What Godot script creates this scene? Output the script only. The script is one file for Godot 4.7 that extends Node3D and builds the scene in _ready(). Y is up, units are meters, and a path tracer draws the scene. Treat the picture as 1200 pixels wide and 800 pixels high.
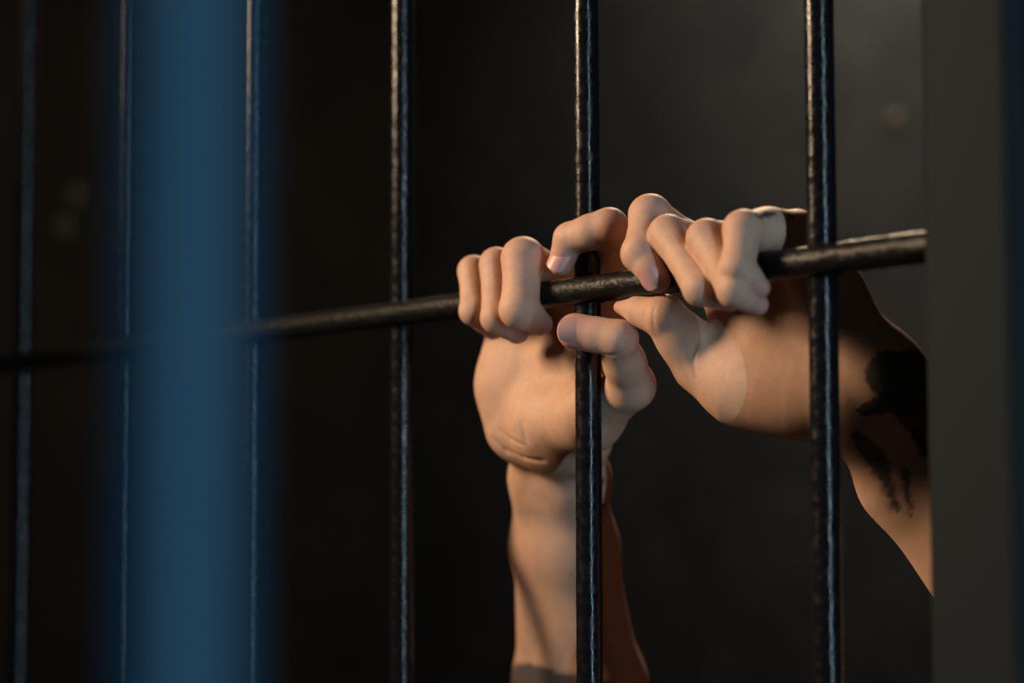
extends Node3D

# bolt heads: [place, turn, label]
const BOLTS = [
	[Vector3(-1.274, 1.616, -1.5), Vector3(PI / 2, 0, 0), "small pale bolt head high on the back wall between bars and grey post"],
	[Vector3(-2.4, 1.588, -0.849), Vector3(0, 0, PI / 2), "upper of two faint bolt heads on the dark wall at far left"],
	[Vector3(-2.4, 1.536, -0.828), Vector3(0, 0, PI / 2), "lower of two faint bolt heads on the dark wall at far left"],
]

# BONES BEGIN
# joints in metres: [blend width, [Vector4(x, y, z, radius), ...]] for each chain of bones
const HAND_A = [
	[0.016, [Vector4(-0.2545, 1.1950, -0.0300, 0.0120), Vector4(-0.2535, 1.1590, -0.0320, 0.0170), Vector4(-0.2502, 1.1359, -0.0340, 0.0188)]],
	[0.016, [Vector4(-0.2355, 1.2013, -0.0360, 0.0128), Vector4(-0.2360, 1.1629, -0.0380, 0.0164), Vector4(-0.2315, 1.1286, -0.0400, 0.0173)]],
	[0.016, [Vector4(-0.2072, 1.2042, -0.0380, 0.0126), Vector4(-0.2099, 1.1662, -0.0400, 0.0162), Vector4(-0.2172, 1.1282, -0.0400, 0.0162)]],
	[0.014, [Vector4(-0.1751, 1.2060, -0.0380, 0.0114), Vector4(-0.1895, 1.1652, -0.0420, 0.0142), Vector4(-0.2077, 1.1280, -0.0420, 0.0152)]],
	[0.012, [Vector4(-0.2203, 1.1384, -0.0280, 0.0179), Vector4(-0.1832, 1.1388, -0.0260, 0.0157), Vector4(-0.1434, 1.1525, -0.0200, 0.0110)]],
	[0.009, [Vector4(-0.2458, 1.1323, -0.0440, 0.0157), Vector4(-0.2595, 1.1087, -0.0580, 0.0150)]],
	[0.009, [Vector4(-0.2244, 1.1308, -0.0460, 0.0154), Vector4(-0.2336, 1.1083, -0.0600, 0.0166)]],
	[0.004, [Vector4(-0.2600, 1.1974, -0.0320, 0.0112), Vector4(-0.2494, 1.2070, -0.0130, 0.0091), Vector4(-0.2383, 1.2163, 0.0060, 0.0081)]],
	[0.004, [Vector4(-0.2355, 1.2032, -0.0360, 0.0120), Vector4(-0.2248, 1.2104, -0.0130, 0.0096), Vector4(-0.2134, 1.2173, 0.0100, 0.0084)]],
	[0.004, [Vector4(-0.2072, 1.2056, -0.0380, 0.0123), Vector4(-0.1998, 1.2122, -0.0140, 0.0107), Vector4(-0.1916, 1.2183, 0.0100, 0.0104)]],
	[0.004, [Vector4(-0.1737, 1.2072, -0.0380, 0.0115), Vector4(-0.1579, 1.2191, -0.0215, 0.0098), Vector4(-0.1420, 1.2304, -0.0050, 0.0093)]],
	[0.0015, [Vector4(-0.2383, 1.2163, 0.0060, 0.0085), Vector4(-0.2321, 1.2051, 0.0105, 0.0070), Vector4(-0.2258, 1.1941, 0.0150, 0.0079), Vector4(-0.2250, 1.1899, 0.0095, 0.0067), Vector4(-0.2242, 1.1857, 0.0040, 0.0062)]],
	[0.0015, [Vector4(-0.2134, 1.2173, 0.0100, 0.0092), Vector4(-0.2090, 1.2030, 0.0135, 0.0075), Vector4(-0.2045, 1.1889, 0.0170, 0.0082), Vector4(-0.2044, 1.1856, 0.0105, 0.0068), Vector4(-0.2042, 1.1821, 0.0040, 0.0061)]],
	[0.0015, [Vector4(-0.1916, 1.2183, 0.0100, 0.0114), Vector4(-0.1886, 1.2050, 0.0135, 0.0093), Vector4(-0.1857, 1.1919, 0.0170, 0.0103), Vector4(-0.1846, 1.1885, 0.0110, 0.0077), Vector4(-0.1835, 1.1850, 0.0050, 0.0060)]],
	[0.0015, [Vector4(-0.1420, 1.2304, -0.0050, 0.0097), Vector4(-0.1505, 1.2284, -0.0000, 0.0089), Vector4(-0.1627, 1.2260, 0.0030, 0.0083), Vector4(-0.1683, 1.2144, 0.0040, 0.0066)]],
	[0.005, [Vector4(-0.1434, 1.1525, -0.0200, 0.0115), Vector4(-0.1353, 1.1631, -0.0085, 0.0097), Vector4(-0.1270, 1.1733, 0.0030, 0.0091)]],
	[0.0015, [Vector4(-0.1258, 1.1737, 0.0030, 0.0095), Vector4(-0.1358, 1.1759, 0.0085, 0.0087), Vector4(-0.1460, 1.1782, 0.0140, 0.0089)]],
]
const ARM_A = [
	[0.014, [Vector4(-0.2650, 1.1087, -0.0600, 0.0160), Vector4(-0.2827, 1.0709, -0.0760, 0.0158), Vector4(-0.3156, 0.9915, -0.1080, 0.0193), Vector4(-0.3620, 0.9102, -0.1600, 0.0380), Vector4(-0.3540, 0.8302, -0.1600, 0.0340)]],
	[0.014, [Vector4(-0.2502, 1.1086, -0.0600, 0.0158), Vector4(-0.2616, 1.0712, -0.0740, 0.0165), Vector4(-0.2852, 0.9935, -0.1050, 0.0203), Vector4(-0.3440, 0.9102, -0.1600, 0.0400), Vector4(-0.3440, 0.8302, -0.1600, 0.0360)]],
	[0.014, [Vector4(-0.2374, 1.1084, -0.0620, 0.0157), Vector4(-0.2488, 1.0713, -0.0780, 0.0159), Vector4(-0.2673, 0.9943, -0.1100, 0.0196), Vector4(-0.3260, 0.9102, -0.1600, 0.0380), Vector4(-0.3340, 0.8302, -0.1600, 0.0340)]],
	[0.014, [Vector4(-0.3440, 0.8302, -0.1600, 0.0400), Vector4(-0.3140, 0.7200, -0.3400, 0.0460), Vector4(-0.2050, 0.6300, -0.4200, 0.0550)]],
]
const HAND_B = [
	[0.016, [Vector4(-0.0337, 1.2169, -0.0240, 0.0098), Vector4(-0.0320, 1.1923, -0.0420, 0.0134), Vector4(-0.0165, 1.1585, -0.0600, 0.0149)]],
	[0.016, [Vector4(-0.0722, 1.2141, -0.0420, 0.0114), Vector4(-0.0560, 1.1845, -0.0480, 0.0145), Vector4(-0.0288, 1.1531, -0.0560, 0.0150)]],
	[0.016, [Vector4(-0.0920, 1.2121, -0.0460, 0.0116), Vector4(-0.0702, 1.1774, -0.0480, 0.0147), Vector4(-0.0351, 1.1474, -0.0540, 0.0151)]],
	[0.016, [Vector4(-0.1100, 1.2083, -0.0460, 0.0118), Vector4(-0.0856, 1.1721, -0.0460, 0.0148), Vector4(-0.0440, 1.1449, -0.0520, 0.0152)]],
	[0.014, [Vector4(-0.0971, 1.1620, -0.0240, 0.0131), Vector4(-0.0807, 1.1521, -0.0340, 0.0179), Vector4(-0.0656, 1.1487, -0.0400, 0.0182), Vector4(-0.0520, 1.1451, -0.0460, 0.0168), Vector4(-0.0352, 1.1414, -0.0540, 0.0151)]],
	[0.01, [Vector4(-0.0165, 1.1585, -0.0600, 0.0149), Vector4(-0.0142, 1.1504, -0.0660, 0.0150)]],
	[0.01, [Vector4(-0.0351, 1.1446, -0.0540, 0.0151), Vector4(-0.0315, 1.1351, -0.0620, 0.0143)]],
	[0.004, [Vector4(-0.1100, 1.2108, -0.0460, 0.0119), Vector4(-0.1063, 1.2210, -0.0210, 0.0102), Vector4(-0.1018, 1.2308, 0.0040, 0.0098)]],
	[0.004, [Vector4(-0.0899, 1.2138, -0.0440, 0.0117), Vector4(-0.0868, 1.2170, -0.0170, 0.0097), Vector4(-0.0828, 1.2198, 0.0100, 0.0088)]],
	[0.004, [Vector4(-0.0690, 1.2165, -0.0400, 0.0111), Vector4(-0.0623, 1.2155, -0.0140, 0.0095), Vector4(-0.0547, 1.2144, 0.0120, 0.0090)]],
	[0.008, [Vector4(-0.0307, 1.2173, -0.0220, 0.0094), Vector4(-0.0333, 1.2171, -0.0060, 0.0093), Vector4(-0.0309, 1.2158, 0.0120, 0.0088)]],
	[0.0015, [Vector4(-0.1018, 1.2308, 0.0040, 0.0107), Vector4(-0.0991, 1.2211, 0.0095, 0.0085), Vector4(-0.0964, 1.2115, 0.0150, 0.0093), Vector4(-0.0913, 1.2050, 0.0145, 0.0074), Vector4(-0.0863, 1.1986, 0.0140, 0.0064)]],
	[0.0015, [Vector4(-0.0828, 1.2198, 0.0100, 0.0092), Vector4(-0.0675, 1.2052, 0.0140, 0.0074), Vector4(-0.0526, 1.1911, 0.0180, 0.0081), Vector4(-0.0503, 1.1890, 0.0110, 0.0066), Vector4(-0.0478, 1.1869, 0.0040, 0.0058)]],
	[0.0015, [Vector4(-0.0547, 1.2144, 0.0120, 0.0094), Vector4(-0.0420, 1.2012, 0.0155, 0.0074), Vector4(-0.0296, 1.1884, 0.0190, 0.0080), Vector4(-0.0275, 1.1853, 0.0140, 0.0061), Vector4(-0.0254, 1.1822, 0.0090, 0.0049)]],
	[0.0015, [Vector4(-0.0309, 1.2158, 0.0120, 0.0096), Vector4(-0.0291, 1.2071, 0.0155, 0.0075), Vector4(-0.0273, 1.1985, 0.0190, 0.0079), Vector4(-0.0247, 1.1940, 0.0150, 0.0061), Vector4(-0.0222, 1.1894, 0.0110, 0.0049)]],
	[0.006, [Vector4(-0.0971, 1.1620, -0.0240, 0.0138), Vector4(-0.0996, 1.1726, -0.0145, 0.0115), Vector4(-0.1021, 1.1831, -0.0050, 0.0106)]],
	[0.0015, [Vector4(-0.1021, 1.1831, -0.0050, 0.0106), Vector4(-0.1163, 1.1869, -0.0030, 0.0082), Vector4(-0.1296, 1.1895, -0.0010, 0.0033)]],
]
const ARM_B = [
	[0.014, [Vector4(-0.0160, 1.1505, -0.0680, 0.0150), Vector4(-0.0187, 1.1218, -0.0940, 0.0144), Vector4(0.0166, 1.0382, -0.1650, 0.0380), Vector4(0.0166, 0.9882, -0.1650, 0.0340)]],
	[0.014, [Vector4(-0.0231, 1.1428, -0.0640, 0.0150), Vector4(-0.0284, 1.1108, -0.0940, 0.0153), Vector4(0.0066, 1.0382, -0.1650, 0.0400), Vector4(0.0066, 0.9882, -0.1650, 0.0360)]],
	[0.014, [Vector4(-0.0333, 1.1353, -0.0640, 0.0144), Vector4(-0.0383, 1.1020, -0.0960, 0.0151), Vector4(-0.0054, 1.0332, -0.1650, 0.0380), Vector4(-0.0034, 0.9882, -0.1650, 0.0340)]],
	[0.014, [Vector4(0.0066, 0.9882, -0.1650, 0.0400), Vector4(0.1700, 0.7400, -0.3600, 0.0460), Vector4(0.1750, 0.6300, -0.4200, 0.0550)]],
]
# creases pressed into the skin: [softness, [points]]
const CREASES = [
	[0.0025, [Vector4(-0.2506, 1.1290, -0.0157, 0.0005), Vector4(-0.2445, 1.1224, -0.0191, 0.0009), Vector4(-0.2318, 1.1184, -0.0205, 0.0009), Vector4(-0.2160, 1.1163, -0.0217, 0.0007)]],
	[0.002, [Vector4(-0.2448, 1.1334, -0.0147, 0.0005), Vector4(-0.2350, 1.1285, -0.0149, 0.0008), Vector4(-0.2220, 1.1245, -0.0139, 0.0004)]],
	[0.003, [Vector4(-0.2230, 1.1483, -0.0110, 0.0004), Vector4(-0.2185, 1.1365, -0.0091, 0.0009), Vector4(-0.2183, 1.1274, -0.0119, 0.0009)]],
	[0.001, [Vector4(-0.1317, 1.1664, 0.0100, 0.0003), Vector4(-0.1263, 1.1650, 0.0083, 0.0008), Vector4(-0.1190, 1.1675, 0.0067, 0.0004)]],
	[0.0012, [Vector4(-0.0862, 1.1740, -0.0130, 0.0004), Vector4(-0.0885, 1.1633, -0.0098, 0.0009), Vector4(-0.0882, 1.1537, -0.0114, 0.0007), Vector4(-0.0858, 1.1479, -0.0129, 0.0003)]],
	[0.001, [Vector4(-0.1041, 1.1886, 0.0048, 0.0002), Vector4(-0.1055, 1.1832, 0.0059, 0.0006), Vector4(-0.1050, 1.1774, 0.0042, 0.0003)]],
	[0.001, [Vector4(-0.0986, 1.1886, 0.0042, 0.0002), Vector4(-0.0989, 1.1819, 0.0058, 0.0005), Vector4(-0.1001, 1.1755, 0.0031, 0.0002)]],
]
# flushed skin on fingertips and knuckles
const FLUSH = [Vector4(-0.2242, 1.1857, 0.0040, 0.0118), Vector4(-0.2383, 1.2163, 0.0060, 0.0093), Vector4(-0.2042, 1.1821, 0.0040, 0.0116), Vector4(-0.2134, 1.2173, 0.0100, 0.0101), Vector4(-0.1835, 1.1850, 0.0050, 0.0114), Vector4(-0.1916, 1.2183, 0.0100, 0.0124), Vector4(-0.1683, 1.2144, 0.0040, 0.0126), Vector4(-0.1420, 1.2304, -0.0050, 0.0111), Vector4(-0.1460, 1.1782, 0.0140, 0.0170), Vector4(-0.1258, 1.1737, 0.0030, 0.0104), Vector4(-0.0863, 1.1986, 0.0140, 0.0121), Vector4(-0.1018, 1.2308, 0.0040, 0.0117), Vector4(-0.0478, 1.1869, 0.0040, 0.0111), Vector4(-0.0828, 1.2198, 0.0100, 0.0101), Vector4(-0.0254, 1.1822, 0.0090, 0.0094), Vector4(-0.0547, 1.2144, 0.0120, 0.0103), Vector4(-0.0222, 1.1894, 0.0110, 0.0093), Vector4(-0.0309, 1.2158, 0.0120, 0.0105), Vector4(-0.1296, 1.1895, -0.0010, 0.0063), Vector4(-0.1021, 1.1831, -0.0050, 0.0122)]
# tattoo ink on the skin: [edge softness, [points]]
const INK = [
	[0.0008, [Vector4(-0.0010, 1.1515, -0.0512, 0.0116), Vector4(0.0034, 1.1479, -0.0633, 0.0163), Vector4(0.0013, 1.1404, -0.0714, 0.0156)]],
	[0.0008, [Vector4(-0.0138, 1.1357, -0.0461, 0.0031), Vector4(-0.0045, 1.1401, -0.0520, 0.0054), Vector4(-0.0012, 1.1383, -0.0596, 0.0062)]],
	[0.0008, [Vector4(-0.0207, 1.1250, -0.0489, 0.0027), Vector4(-0.0218, 1.1166, -0.0602, 0.0059), Vector4(-0.0236, 1.1065, -0.0702, 0.0040), Vector4(-0.0260, 1.0915, -0.0807, 0.0020)]],
	[0.0008, [Vector4(-0.0146, 1.1088, -0.0747, 0.0014), Vector4(-0.0181, 1.0978, -0.0802, 0.0016), Vector4(-0.0214, 1.0875, -0.0854, 0.0008)]],
	[0.0008, [Vector4(-0.0050, 1.1258, -0.0730, 0.0035), Vector4(-0.0062, 1.1173, -0.0783, 0.0024)]],
	[0.0006, [Vector4(-0.2139, 1.1099, -0.0583, 0.0014), Vector4(-0.2156, 1.1063, -0.0627, 0.0018), Vector4(-0.2163, 1.1027, -0.0615, 0.0014)]],
	[0.0006, [Vector4(-0.2226, 1.0918, -0.0650, 0.0014), Vector4(-0.2227, 1.0936, -0.0699, 0.0018)]],
	[0.0005, [Vector4(-0.0238, 1.2221, 0.0099, 0.0019), Vector4(-0.0251, 1.2238, 0.0000, 0.0019)]],
	[0.0005, [Vector4(-0.0250, 1.2247, -0.0108, 0.0012), Vector4(-0.0232, 1.2223, -0.0117, 0.0012)]],
	[0.001, [Vector4(-0.2950, 0.8961, -0.1050, 0.1112), Vector4(-0.3335, 0.6908, -0.1500, 0.1151)]],
]
# fingernails: [centre, outward, towards the tip, width, length]
const NAILS = [
	[Vector3(-0.1643, 1.2158, 0.0100), Vector3(0.4262, 0.1741, 0.8877), Vector3(-0.4087, -0.8384, 0.3606), 0.0110, 0.0125],
	[Vector3(-0.1398, 1.1783, 0.0208), Vector3(0.7189, 0.0708, 0.6915), Vector3(-0.6948, 0.1046, 0.7116), 0.0125, 0.0140],
	[Vector3(-0.0843, 1.1980, 0.0200), Vector3(0.5223, -0.2770, 0.8065), Vector3(0.2865, -0.8338, -0.4719), 0.0110, 0.0100],
]
# BONES END

var noise := FastNoiseLite.new()
var taken := {}


# ---------------------------------------------------------------- naming
func numbered(called: String) -> String:
	if not taken.has(called):
		taken[called] = 0
		return called
	taken[called] += 1
	return "%s_%03d" % [called, taken[called]]


func thing(called: String, label: String, category: String, at := Vector3.ZERO, group := "") -> Node3D:
	var o := Node3D.new()
	o.name = numbered(called)
	add_child(o)
	o.position = at
	tag(o, label, category, group)
	return o


func tag(o: Node, label: String, category := "", group := "") -> void:
	o.set_meta("label", label)
	if category:
		o.set_meta("category", category)
	if group:
		o.set_meta("group", group)


func obj(called: String, m: Mesh, mat: Material, parent: Node = self) -> MeshInstance3D:
	var o := MeshInstance3D.new()
	o.name = numbered(called) if parent == self else called
	o.mesh = m
	o.material_override = mat
	parent.add_child(o, true)
	return o


func struct(called: String, m: Mesh, mat: Material, at: Vector3, label: String) -> MeshInstance3D:
	var o := obj(called, m, mat)
	o.position = at
	o.set_meta("kind", "structure")
	o.set_meta("label", label)
	return o


# ---------------------------------------------------------------- shapes
func box(size: Vector3) -> BoxMesh:
	var b := BoxMesh.new()
	b.size = size
	return b


# a box with rounded edges along one axis (extruded rounded rectangle), axis y
func rounded_post(w: float, d: float, h: float, r: float) -> ArrayMesh:
	var ring := PackedVector2Array()
	for c in 4:
		var cx := (w / 2 - r) * (1 if c == 0 or c == 3 else -1)
		var cz := (d / 2 - r) * (1 if c < 2 else -1)
		for i in 7:
			var a := PI / 2 * (c + i / 6.0)
			ring.append(Vector2(cx + cos(a) * r, cz + sin(a) * r))
	var st := SurfaceTool.new()
	st.begin(Mesh.PRIMITIVE_TRIANGLES)
	var n := ring.size()
	for i in n:
		var p: Vector2 = ring[i]
		var q: Vector2 = ring[(i + 1) % n]
		var a := PI / 2 * (int(i / 7) + (i % 7) / 6.0)
		var b := PI / 2 * (int(((i + 1) % n) / 7) + (((i + 1) % n) % 7) / 6.0)
		var np := Vector3(cos(a), 0, sin(a))
		var nq := Vector3(cos(b), 0, sin(b))
		var v := [Vector3(p.x, -h / 2, p.y), Vector3(p.x, h / 2, p.y), Vector3(q.x, h / 2, q.y), Vector3(q.x, -h / 2, q.y)]
		for k in [0, 2, 1, 0, 3, 2]:
			st.set_normal(np if k < 2 else nq)
			st.add_vertex(v[k])
		for y in [-1, 1]:
			var tri := [Vector3(0, y * h / 2, 0), Vector3(p.x, y * h / 2, p.y), Vector3(q.x, y * h / 2, q.y)]
			for k in ([0, 1, 2] if y > 0 else [0, 2, 1]):
				st.set_normal(Vector3(0, y, 0))
				st.add_vertex(tri[k])
	return st.commit()


# a round rod along y from 0 to length, with the lumps of thick brushed paint
func rod(length: float, r: float, step: float, seed_at: float, lump := 0.00012, sides := 28) -> ArrayMesh:
	var rings := int(length / step) + 1
	var pos := PackedVector3Array()
	var nor := PackedVector3Array()
	var idx := PackedInt32Array()
	for j in rings + 1:
		var y := length * j / rings
		for i in sides:
			var a := TAU * i / sides
			var c := cos(a)
			var s := sin(a)
			var d := lump * (noise.get_noise_3d(c * r * 9000 + seed_at, y * 2600, s * r * 9000) + 1.2 * noise.get_noise_3d(c * r * 3500 + seed_at, y * 900 + 400, s * r * 3500))
			pos.append(Vector3(c * (r + d), y, s * (r + d)))
			nor.append(Vector3(c, 0, s))
	for j in rings:
		for i in sides:
			var a := j * sides + i
			var b := j * sides + (i + 1) % sides
			idx.append_array([a, b, a + sides, b, b + sides, a + sides])
	# normals from the displaced ring
	for j in rings + 1:
		for i in sides:
			var dv: Vector3 = pos[mini(j + 1, rings) * sides + i] - pos[maxi(j - 1, 0) * sides + i]
			var du: Vector3 = pos[j * sides + (i + 1) % sides] - pos[j * sides + (i + sides - 1) % sides]
			nor[j * sides + i] = dv.cross(du).normalized()
	var top := pos.size()
	pos.append_array([Vector3.ZERO, Vector3(0, length, 0)])
	nor.append_array([Vector3.DOWN, Vector3.UP])
	for i in sides:
		idx.append_array([top, (i + 1) % sides, i, top + 1, rings * sides + i, rings * sides + (i + 1) % sides])
	return surface(pos, nor, idx)


func surface(pos: PackedVector3Array, nor: PackedVector3Array, idx: PackedInt32Array, col := PackedColorArray()) -> ArrayMesh:
	var arr := []
	arr.resize(Mesh.ARRAY_MAX)
	arr[Mesh.ARRAY_VERTEX] = pos
	arr[Mesh.ARRAY_NORMAL] = nor
	arr[Mesh.ARRAY_INDEX] = idx
	if col.size():
		arr[Mesh.ARRAY_COLOR] = col
	var m := ArrayMesh.new()
	m.add_surface_from_arrays(Mesh.PRIMITIVE_TRIANGLES, arr)
	return m


# ---------------------------------------------------------------- flesh: bones joined in a distance field, meshed as surface nets
class Flesh:
	var pos := PackedVector3Array()
	var nor := PackedVector3Array()
	var idx := PackedInt32Array()
	var d: PackedFloat32Array
	var lo: Vector3
	var h: float
	var nx: int
	var ny: int
	var nz: int

	func grid(from: Vector3, to: Vector3, cell: float) -> void:
		lo = from
		h = cell
		nx = int((to.x - from.x) / cell) + 2
		ny = int((to.y - from.y) / cell) + 2
		nz = int((to.z - from.z) / cell) + 2
		d = PackedFloat32Array()
		d.resize(nx * ny * nz)
		d.fill(0.03)

	func chain(points: Array, k: float, carve := false) -> void:
		for i in points.size() - 1:
			bone(points[i], points[i + 1], k, carve)

	func bone(p: Vector4, q: Vector4, k: float, carve: bool) -> void:
		var a := Vector3(p.x, p.y, p.z)
		var b := Vector3(q.x, q.y, q.z)
		var pad := maxf(p.w, q.w) + k + h * 3
		var ax := (a.min(b) - Vector3.ONE * pad - lo) / h
		var bx := (a.max(b) + Vector3.ONE * pad - lo) / h
		var ab := b - a
		var inv := 1.0 / maxf(ab.length_squared(), 1e-12)
		for z in range(maxi(0, int(ax.z)), mini(nz, int(bx.z) + 1)):
			for y in range(maxi(0, int(ax.y)), mini(ny, int(bx.y) + 1)):
				var at := (z * ny + y) * nx
				for x in range(maxi(0, int(ax.x)), mini(nx, int(bx.x) + 1)):
					var v := lo + Vector3(x, y, z) * h - a
					var t := clampf(v.dot(ab) * inv, 0.0, 1.0)
					var e := (v - ab * t).length() - lerpf(p.w, q.w, t)
					var was := d[at + x]
					if carve:
						e = -e
						var g := maxf(k - absf(was - e), 0.0) / k
						d[at + x] = maxf(was, e) + g * g * k * 0.25
					else:
						var g := maxf(k - absf(was - e), 0.0) / k
						d[at + x] = minf(was, e) - g * g * k * 0.25

	func value(p: Vector3) -> float:
		var g := (p - lo) / h
		var x := clampi(int(g.x), 0, nx - 2)
		var y := clampi(int(g.y), 0, ny - 2)
		var z := clampi(int(g.z), 0, nz - 2)
		var f := g - Vector3(x, y, z)
		var i := (z * ny + y) * nx + x
		var s := nx * ny
		var a := lerpf(lerpf(d[i], d[i + 1], f.x), lerpf(d[i + nx], d[i + nx + 1], f.x), f.y)
		var b := lerpf(lerpf(d[i + s], d[i + s + 1], f.x), lerpf(d[i + s + nx], d[i + s + nx + 1], f.x), f.y)
		return lerpf(a, b, f.z)

	func slope(p: Vector3) -> Vector3:
		var e := h
		return Vector3(value(p + Vector3(e, 0, 0)) - value(p - Vector3(e, 0, 0)), value(p + Vector3(0, e, 0)) - value(p - Vector3(0, e, 0)), value(p + Vector3(0, 0, e)) - value(p - Vector3(0, 0, e))) / (2 * e)

	func mesh() -> void:
		var s := nx * ny
		var made := {}
		for z in range(2, nz - 3):
			for y in range(2, ny - 3):
				var row := (z * ny + y) * nx
				for x in range(2, nx - 3):
					var i := row + x
					var d0 := d[i]
					if d0 > 2.0 * h or d0 < -2.0 * h:
						continue
					var c := [d0, d[i + 1], d[i + nx], d[i + nx + 1], d[i + s], d[i + s + 1], d[i + s + nx], d[i + s + nx + 1]]
					var inside := 0
					for q in c:
						if q < 0.0:
							inside += 1
					if inside == 0 or inside == 8:
						continue
					var sum := Vector3.ZERO
					var count := 0
					for q in EDGES:
						var u: float = c[q[0]]
						var v: float = c[q[1]]
						if (u < 0.0) != (v < 0.0):
							var t := u / (u - v)
							var from := Vector3(q[0] & 1, (q[0] >> 1) & 1, q[0] >> 2)
							var to := Vector3(q[1] & 1, (q[1] >> 1) & 1, q[1] >> 2)
							sum += from.lerp(to, t)
							count += 1
					var p := lo + (Vector3(x, y, z) + sum / count) * h
					if hole.has_point(p):
						continue
					var n := slope(p)
					if n.length_squared() > 0.01:
						p -= n * (clampf(value(p), -h * 0.5, h * 0.5) / n.length_squared())
						n = slope(p).normalized()
					made[i] = pos.size()
					pos.append(p)
					nor.append(n if n.length_squared() > 0.5 else Vector3.UP)
		for i in made:
			var d0 := d[i]
			# one quad round each crossed edge that leaves this corner
			for axis in 3:
				var along: int = [1, nx, s][axis]
				var o1: int = [nx, s, 1][axis]
				var o2: int = [s, 1, nx][axis]
				if i + along >= d.size() or (d0 < 0.0) == (d[i + along] < 0.0):
					continue
				if not (made.has(i - o1) and made.has(i - o2) and made.has(i - o1 - o2)):
					continue
				var q := [made[i], made[i - o1], made[i - o1 - o2], made[i - o2]]
				if d0 < 0.0:
					idx.append_array([q[0], q[2], q[1], q[0], q[3], q[2]])
				else:
					idx.append_array([q[0], q[1], q[2], q[0], q[2], q[3]])

	var hole := AABB()
	const EDGES = [[0, 1], [2, 3], [4, 5], [6, 7], [0, 2], [1, 3], [4, 6], [5, 7], [0, 4], [1, 5], [2, 6], [3, 7]]


func bounds(chains: Array, pad: float) -> AABB:
	var b := AABB(Vector3(chains[0][1][0].x, chains[0][1][0].y, chains[0][1][0].z), Vector3.ZERO)
	for c in chains:
		for p: Vector4 in c[1]:
			b = b.expand(Vector3(p.x, p.y, p.z) + Vector3.ONE * p.w).expand(Vector3(p.x, p.y, p.z) - Vector3.ONE * p.w)
	return b.grow(pad)


func skin_at(p: Vector3) -> Color:
	# base tone with mottling, flushed tips and knuckles, ink; linear values
	var m := noise.get_noise_3d(p.x * 900, p.y * 900, p.z * 900) * 0.5 + noise.get_noise_3d(p.x * 3200, p.y * 3200, p.z * 3200) * 0.35
	var c := Vector3(0.49, 0.305, 0.222) * (1.0 + 0.17 * m)
	for f: Vector4 in FLUSH:
		var g := (p - Vector3(f.x, f.y, f.z)).length() / f.w
		if g < 1.0:
			c = c.lerp(Vector3(0.44, 0.21, 0.19), 0.85 * (1 - g * g))
	for chain in INK:
		var pts: Array = chain[1]
		var e := 1.0
		for i in pts.size() - 1:
			var u: Vector4 = pts[i]
			var v: Vector4 = pts[i + 1]
			var a := Vector3(u.x, u.y, u.z)
			var b := Vector3(v.x, v.y, v.z)
			var t := clampf((p - a).dot(b - a) / maxf((b - a).length_squared(), 1e-9), 0, 1)
			e = minf(e, (p - a.lerp(b, t)).length() - lerpf(u.w, v.w, t))
		e += 0.0012 * noise.get_noise_3d(p.x * 2500, p.y * 2500 + 90, p.z * 2500)
		c = c.lerp(Vector3(0.035, 0.04, 0.045), 0.9 * smoothstep(chain[0], -chain[0], e))
	return Color(c.x, c.y, c.z)


func flesh(hand: Array, arm: Array, f: Flesh) -> void:
	var everything := hand + arm
	var b := bounds(hand, 0.006)
	f.grid(b.position, b.end, 0.0009)
	for c in everything:
		f.chain(c[1], c[0])
	for c in CREASES:
		f.chain(c[1], c[0], true)
	f.mesh()
	# the forearm and upper arm go on outside the hand's grid
	f.hole = b.grow(-0.007)
	var low := bounds(arm, 0.012)
	f.grid(low.position, low.end, 0.003)
	for c in everything:
		f.chain(c[1], c[0])
	f.mesh()
	f.hole = AABB()


func lump(chains: Array, cell: float, f: Flesh, carve := []) -> Flesh:
	var b := bounds(chains, cell * 5)
	f.grid(b.position, b.end, cell)
	for c in chains:
		f.chain(c[1], c[0])
	for c in carve:
		f.chain(c[1], c[0], true)
	f.mesh()
	return f


# a nail: a patch curved across and a little along, sunk at its edges
func nail(n: Array) -> ArrayMesh:
	var c: Vector3 = n[0]
	var out: Vector3 = n[1]
	var along: Vector3 = n[2]
	var across := along.cross(out).normalized()
	var half: float = n[3] / 2
	var long: float = n[4] / 2
	var pos := PackedVector3Array()
	var nor := PackedVector3Array()
	var idx := PackedInt32Array()
	for j in 11:
		var b := -1.0 + j / 5.0
		for i in 11:
			var a := -1.0 + i / 5.0
			# a disc stretched to a rounded rectangle
			var q := Vector2(a * sqrt(1 - 0.36 * b * b), b * sqrt(1 - 0.36 * a * a))
			var th := q.x * 0.95
			var off := out * (half * (cos(th) - 1.0) * 0.95 - 0.0009 * b * b + 0.0005)
			pos.append(c + across * half * sin(th) / sin(0.95) + along * q.y * long + off)
			nor.append((out * cos(th) + across * sin(th) + along * 0.12 * b).normalized())
	for j in 10:
		for i in 10:
			var k := j * 11 + i
			idx.append_array([k, k + 11, k + 1, k + 1, k + 11, k + 12])
	return surface(pos, nor, idx)


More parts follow.
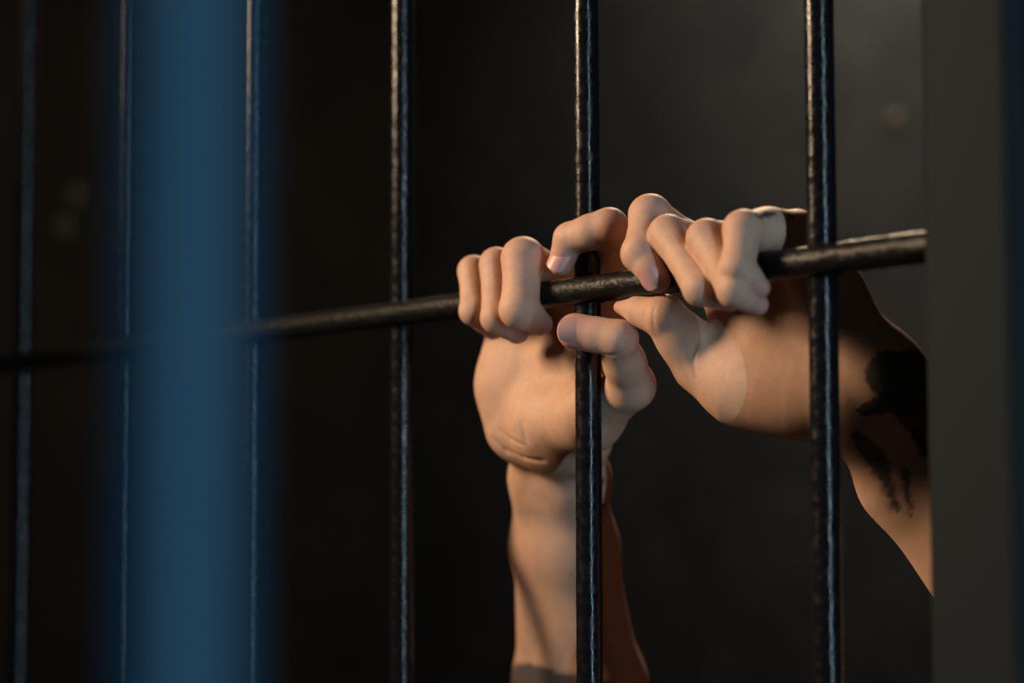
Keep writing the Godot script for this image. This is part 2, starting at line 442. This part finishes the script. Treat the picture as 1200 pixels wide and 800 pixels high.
# ---------------------------------------------------------------- materials
func paint(color: Color, rough: float, bump := 0.0, freq := 0.02, scale := 40.0) -> StandardMaterial3D:
	var m := StandardMaterial3D.new()
	m.albedo_color = color
	m.roughness = rough
	if bump > 0:
		var t := NoiseTexture2D.new()
		var n := FastNoiseLite.new()
		n.seed = 5
		n.frequency = freq
		n.fractal_octaves = 4
		t.noise = n
		t.seamless = true
		t.width = 512
		t.height = 512
		t.as_normal_map = true
		t.bump_strength = 6.0
		m.normal_enabled = true
		m.normal_texture = t
		m.normal_scale = bump
		m.uv1_triplanar = true
		m.uv1_scale = Vector3.ONE * scale
	return m


func mottled(dark: Color, light: Color, rough: float, freq: float, scale: float, bump := 0.1) -> StandardMaterial3D:
	var m := paint(Color.WHITE, rough, bump, freq * 3.0, scale)
	var t := NoiseTexture2D.new()
	var n := FastNoiseLite.new()
	n.seed = 11
	n.frequency = freq
	n.fractal_octaves = 5
	t.noise = n
	t.seamless = true
	t.width = 512
	t.height = 512
	var g := Gradient.new()
	g.set_color(0, dark)
	g.set_color(1, light)
	t.color_ramp = g
	m.albedo_texture = t
	m.uv1_world_triplanar = true
	m.metallic_specular = 0.15
	return m


func glow(color: Color, energy: float) -> StandardMaterial3D:
	var m := StandardMaterial3D.new()
	m.albedo_color = Color(0.6, 0.6, 0.6)
	m.emission_enabled = true
	m.emission = color
	m.emission_energy_multiplier = energy
	return m


func area(called: String, at: Vector3, to: Vector3, size: Vector2, color: Color, energy: float, parent: Node3D) -> void:
	var l := AreaLight3D.new()
	l.name = called
	l.area_size = size
	l.light_color = color
	l.light_energy = energy
	l.shadow_enabled = true
	l.area_range = 12.0
	parent.add_child(l)
	l.look_at_from_position(at, to)


func _ready() -> void:
	# ---- camera, sky, exposure
	var cam := Camera3D.new()
	cam.name = "camera"
	cam.position = Vector3(0.6493, 1.0923, 0.6802)
	cam.rotation_order = EULER_ORDER_YXZ
	cam.rotation_degrees = Vector3(4.465, 51.75, -0.17)
	cam.near = 0.05
	cam.far = 50.0
	var lens := CameraAttributesPhysical.new()
	lens.frustum_focal_length = 75.0
	lens.frustum_focus_distance = 1.03
	lens.exposure_aperture = 4.0
	cam.attributes = lens
	cam.fov = 18.18
	add_child(cam)
	cam.make_current()
	var we := WorldEnvironment.new()
	we.name = "environment"
	var env := Environment.new()
	env.background_mode = Environment.BG_COLOR
	env.background_color = Color(0, 0, 0)
	env.tonemap_mode = Environment.TONE_MAPPER_LINEAR
	env.tonemap_exposure = 1.0
	env.sdfgi_enabled = true
	env.ssao_enabled = true
	env.ssil_enabled = true
	we.environment = env
	add_child(we)

	noise.seed = 3
	noise.frequency = 0.1
	noise.fractal_octaves = 2

	# ---- lamps (all outside the frame)
	var warm := Color(1.0, 0.86, 0.70)
	var blue := Color(0.78, 0.92, 1.0)
	var housing := paint(Color(0.2, 0.2, 0.2), 0.5)
	var aim := Vector3(-0.12, 1.17, 0.0)
	var key := thing("spot_lamp", "round warm spot lamp hung from the corridor ceiling", "lamp", Vector3(-1.08, 1.86, 1.25))
	key.look_at_from_position(key.position, aim)
	var can := CylinderMesh.new()
	can.top_radius = 0.26
	can.bottom_radius = 0.12
	can.height = 0.2
	var shell := obj("housing", can, housing, key)
	shell.rotation.x = -PI / 2
	shell.position.z = 0.115
	var front := CylinderMesh.new()
	front.top_radius = 0.24
	front.bottom_radius = 0.24
	front.height = 0.012
	obj("lens", front, glow(warm, 3.0), key).rotation.x = PI / 2
	var stem := CylinderMesh.new()
	stem.top_radius = 0.015
	stem.bottom_radius = 0.015
	stem.height = 0.5
	var arm := obj("bracket", stem, housing, key)
	arm.global_position = key.position - (aim - key.position).normalized() * 0.12 + Vector3(0, 0.25, 0)
	arm.global_rotation = Vector3.ZERO
	var spot := SpotLight3D.new()
	spot.name = "key_light"
	spot.light_color = warm
	spot.light_energy = 4.7
	spot.light_size = 0.24
	spot.spot_angle = 23.0
	spot.spot_angle_attenuation = 0.6
	spot.spot_range = 12.0
	spot.spot_attenuation = 2.0
	spot.shadow_enabled = true
	add_child(spot)
	spot.look_at_from_position(key.position + (aim - key.position).normalized() * 0.02, aim)
	var strip := thing("strip_lamp", "tall blue strip lamp upright on the corridor end wall", "lamp", Vector3(3.0, 1.25, 0.92))
	obj("housing", box(Vector3(0.05, 2.3, 0.2)), housing, strip).position = Vector3(0.035, 0, 0)
	obj("diffuser", box(Vector3(0.02, 2.2, 0.026)), glow(blue, 1.5), strip)
	area("strip_light", Vector3(2.98, 1.25, 0.92), Vector3(0, 1.25, 0.2), Vector2(0.026, 2.2), blue, 4.8, self)
	var bulb := thing("ceiling_lamp", "small round ceiling lamp inside the cell", "lamp", Vector3(-1.1, 2.36, -1.15))
	var disc := CylinderMesh.new()
	disc.top_radius = 0.1
	disc.bottom_radius = 0.1
	disc.height = 0.03
	obj("diffuser", disc, glow(Color(1, 0.88, 0.7), 2.0), bulb)
	var rim := CylinderMesh.new()
	rim.top_radius = 0.12
	rim.bottom_radius = 0.12
	rim.height = 0.03
	obj("housing", rim, housing, bulb).position = Vector3(0, 0.025, 0)
	area("cell_light", Vector3(-1.1, 2.33, -1.15), Vector3(-1.1, 0.0, -1.151), Vector2(0.16, 0.16), Color(1, 0.87, 0.71), 4.0, self)

	# ---- setting
	var concrete := mottled(Color(0.105, 0.125, 0.150), Color(0.150, 0.168, 0.192), 0.85, 0.01, 0.7)
	var dark_wall := mottled(Color(0.05, 0.05, 0.055), Color(0.075, 0.075, 0.08), 0.8, 0.01, 0.7)
	var floor_mat := mottled(Color(0.22, 0.22, 0.22), Color(0.30, 0.29, 0.28), 0.7, 0.02, 1.0)
	struct("floor", box(Vector3(6.2, 0.1, 3.6)), floor_mat, Vector3(0.5, -0.05, 0.0), "dark concrete floor")
	struct("ceiling", box(Vector3(6.2, 0.1, 3.6)), concrete, Vector3(0.5, 2.45, 0.0), "grey concrete ceiling")
	struct("wall_back", box(Vector3(6.2, 2.4, 0.12)), concrete, Vector3(0.5, 1.2, -1.56), "dim grey plaster wall at the back of the cell")
	struct("wall_left", box(Vector3(0.12, 2.4, 3.2)), dark_wall, Vector3(-2.46, 1.2, 0.1), "dark wall at the far end of the cell")
	struct("wall_front", box(Vector3(6.2, 2.4, 0.12)), concrete, Vector3(0.5, 1.2, 1.6), "corridor wall opposite the cell")
	struct("wall_right", box(Vector3(0.12, 2.4, 3.2)), concrete, Vector3(3.12, 1.2, 0.1), "end wall of the corridor")
	struct("wall_side", box(Vector3(0.12, 2.4, 1.5)), concrete, Vector3(0.86, 1.2, -0.75), "right hand wall of the cell")
	struct("wall_beside", box(Vector3(2.90, 2.4, 0.1)), concrete, Vector3(1.6, 1.2, -0.08), "wall beside the cell front")

	# ---- the grille
	var black := paint(Color(0.07, 0.075, 0.085), 0.24, 0.10, 0.02, 14.0)
	black.metallic_specular = 0.36
	var worn := NoiseTexture2D.new()
	var worn_noise := FastNoiseLite.new()
	worn_noise.seed = 21
	worn_noise.frequency = 0.02
	worn_noise.fractal_octaves = 4
	worn.noise = worn_noise
	worn.seamless = true
	var worn_ramp := Gradient.new()
	worn_ramp.set_color(0, Color(0.16, 0.16, 0.16))
	worn_ramp.set_color(1, Color(0.36, 0.36, 0.36))
	worn_ramp.set_offset(0, 0.35)
	worn_ramp.set_offset(1, 0.75)
	worn.color_ramp = worn_ramp
	black.roughness = 1.0
	black.roughness_texture = worn
	var rough_black := paint(Color(0.05, 0.055, 0.058), 0.45, 0.35, 0.03, 14.0)
	rough_black.metallic_specular = 0.3
	var grey := mottled(Color(0.12, 0.142, 0.155), Color(0.152, 0.176, 0.188), 0.6, 0.02, 6.0, 0.0)
	var grille := thing("cell_grille", "black painted steel bar grille of the cell with a long crossbar", "bars")
	var rods := [rod(2.4, 0.0066, 0.0035, 0.0), rod(2.4, 0.0066, 0.0035, 70.0), rod(2.4, 0.0066, 0.0035, 150.0)]
	for k in 15:
		var b := obj("bar", rods[k % 3], black, grille)
		b.position = Vector3(-0.16 * k, 0, -0.006)
		b.rotation.y = 1.3 * k
	var cross := rod(2.5, 0.0068, 0.0035, 230.0, 0.0003)
	for y in [0.25, 1.2, 2.15]:
		var c := obj("crossbar", cross, rough_black, grille)
		c.position = Vector3(0.10, y, 0.0)
		c.rotation.z = PI / 2
	var bead := rod(0.012, 0.0035, 0.0015, 400.0, 0.0008, 12)
	for k in 15:
		for side in [-1, 1]:
			var wd := obj("weld", bead, rough_black, grille)
			wd.position = Vector3(-0.16 * k + 0.006 * side, 1.194, -0.0075)
	var post := obj("post", rounded_post(0.0500, 0.062, 2.4, 0.008), grey, grille)
	post.position = Vector3(0.0950, 1.2, -0.019)
	tag(post, "broad grey steel post at the end of the bars")

	# ---- bolts on the walls, far out of focus
	var steel := paint(Color(0.165, 0.16, 0.15), 0.8)
	var dome := SphereMesh.new()
	dome.radius = 0.008
	dome.height = 0.016
	dome.radial_segments = 16
	dome.rings = 8
	var flange := CylinderMesh.new()
	flange.top_radius = 0.012
	flange.bottom_radius = 0.012
	flange.height = 0.004
	for w in BOLTS:
		var bolt := thing("wall_bolt", w[2], "bolt", w[0])
		bolt.rotation = w[1]
		obj("head", dome, steel, bolt)
		obj("washer", flange, steel, bolt)

	# ---- the pole close to the lens
	var pole := obj("steel_pole", rod(2.4, 0.0075, 0.02, 300.0), paint(Color(0.05, 0.28, 0.38), 0.55))
	pole.position = Vector3(0.4122, 0, 0.5461)
	tag(pole, "blurred blue steel pole in front of the bars", "pole")

	# ---- the person
	var skin := paint(Color.WHITE, 0.56, 0.35, 0.12, 30.0)
	skin.metallic_specular = 0.38
	skin.vertex_color_use_as_albedo = true
	skin.subsurf_scatter_enabled = true
	skin.subsurf_scatter_strength = 0.07
	var body := Flesh.new()
	flesh(HAND_A, ARM_A, body)
	flesh(HAND_B, ARM_B, body)
	# below the frame: the person sits on the floor, head bowed, legs crossed
	lump([
		[0.03, [Vector4(-0.015, 0.12, -0.56, 0.11), Vector4(-0.015, 0.32, -0.53, 0.10), Vector4(-0.015, 0.50, -0.48, 0.11), Vector4(-0.015, 0.60, -0.46, 0.08)]],
		[0.03, [Vector4(-0.205, 0.63, -0.42, 0.05), Vector4(-0.015, 0.62, -0.46, 0.075), Vector4(0.175, 0.63, -0.42, 0.05)]],
		[0.02, [Vector4(-0.015, 0.62, -0.45, 0.058), Vector4(-0.015, 0.69, -0.40, 0.054)]],
		[0.03, [Vector4(-0.015, 0.745, -0.375, 0.085), Vector4(-0.015, 0.715, -0.335, 0.075), Vector4(-0.015, 0.66, -0.315, 0.045)]],
		[0.008, [Vector4(-0.015, 0.715, -0.262, 0.010), Vector4(-0.015, 0.688, -0.250, 0.013)]],
		[0.006, [Vector4(-0.037, 0.668, -0.272, 0.008), Vector4(-0.015, 0.668, -0.268, 0.009), Vector4(0.007, 0.668, -0.272, 0.008)]],
		[0.006, [Vector4(-0.095, 0.725, -0.372, 0.012), Vector4(-0.093, 0.69, -0.365, 0.010)]],
		[0.006, [Vector4(0.065, 0.725, -0.372, 0.012), Vector4(0.063, 0.69, -0.365, 0.010)]],
		[0.02, [Vector4(-0.110, 0.11, -0.52, 0.085), Vector4(-0.330, 0.13, -0.26, 0.06), Vector4(-0.060, 0.075, -0.16, 0.042), Vector4(0.020, 0.055, -0.13, 0.035)]],
		[0.02, [Vector4(0.080, 0.11, -0.52, 0.085), Vector4(0.300, 0.13, -0.26, 0.06), Vector4(0.060, 0.075, -0.24, 0.042), Vector4(-0.040, 0.055, -0.24, 0.035)]],
		[0.012, [Vector4(0.020, 0.055, -0.13, 0.034), Vector4(0.070, 0.035, -0.08, 0.03), Vector4(0.120, 0.03, -0.05, 0.025)]],
		[0.012, [Vector4(-0.040, 0.055, -0.24, 0.034), Vector4(-0.080, 0.035, -0.20, 0.03), Vector4(-0.140, 0.03, -0.18, 0.025)]],
	], 0.005, body, [
		[0.01, [Vector4(-0.055, 0.722, -0.254, 0.013), Vector4(-0.035, 0.722, -0.250, 0.012)]],
		[0.01, [Vector4(0.005, 0.722, -0.250, 0.012), Vector4(0.025, 0.722, -0.254, 0.013)]],
	])
	print("body ", body.pos.size(), " ", Time.get_ticks_msec())
	var tint := PackedColorArray()
	for p in body.pos:
		tint.append(skin_at(p))
	print("skin ", Time.get_ticks_msec())
	var person := obj("person", surface(body.pos, body.nor, body.idx, tint), skin)
	tag(person, "person reaching up with both hands gripping the black crossbar, tattooed forearms", "person")
	var shirt := lump([
		[0.03, [Vector4(-0.015, 0.16, -0.56, 0.135), Vector4(-0.015, 0.32, -0.53, 0.125), Vector4(-0.015, 0.50, -0.48, 0.132), Vector4(-0.015, 0.59, -0.46, 0.095)]],
		[0.03, [Vector4(-0.205, 0.63, -0.42, 0.07), Vector4(-0.015, 0.60, -0.46, 0.09), Vector4(0.175, 0.63, -0.42, 0.07)]],
		[0.02, [Vector4(-0.205, 0.63, -0.42, 0.07), Vector4(-0.195, 0.70, -0.355, 0.066)]],
		[0.02, [Vector4(0.175, 0.63, -0.42, 0.07), Vector4(0.175, 0.705, -0.38, 0.066)]],
	], 0.007, Flesh.new())
	obj("shirt", surface(shirt.pos, shirt.nor, shirt.idx), paint(Color(0.12, 0.12, 0.13), 0.9), person)
	var trousers := lump([
		[0.03, [Vector4(-0.015, 0.135, -0.57, 0.125), Vector4(-0.015, 0.19, -0.56, 0.12)]],
		[0.02, [Vector4(-0.110, 0.112, -0.52, 0.1), Vector4(-0.330, 0.13, -0.26, 0.073), Vector4(-0.080, 0.078, -0.165, 0.056)]],
		[0.02, [Vector4(0.080, 0.112, -0.52, 0.1), Vector4(0.300, 0.13, -0.26, 0.073), Vector4(0.080, 0.078, -0.24, 0.056)]],
	], 0.007, Flesh.new())
	obj("trousers", surface(trousers.pos, trousers.nor, trousers.idx), paint(Color(0.14, 0.16, 0.20), 0.9), person)
	var hair := lump([
		[0.03, [Vector4(-0.015, 0.757, -0.385, 0.088), Vector4(-0.015, 0.775, -0.355, 0.07)]],
		[0.03, [Vector4(-0.015, 0.75, -0.39, 0.086), Vector4(-0.015, 0.70, -0.425, 0.055)]],
	], 0.005, Flesh.new())
	obj("hair", surface(hair.pos, hair.nor, hair.idx), paint(Color(0.09, 0.07, 0.06), 0.7, 0.8, 0.08, 20.0), person)
	var nail_mat := paint(Color(0.76, 0.57, 0.54), 0.42)
	for n in NAILS:
		obj("fingernail", nail(n), nail_mat, person)
	print("done ", Time.get_ticks_msec())
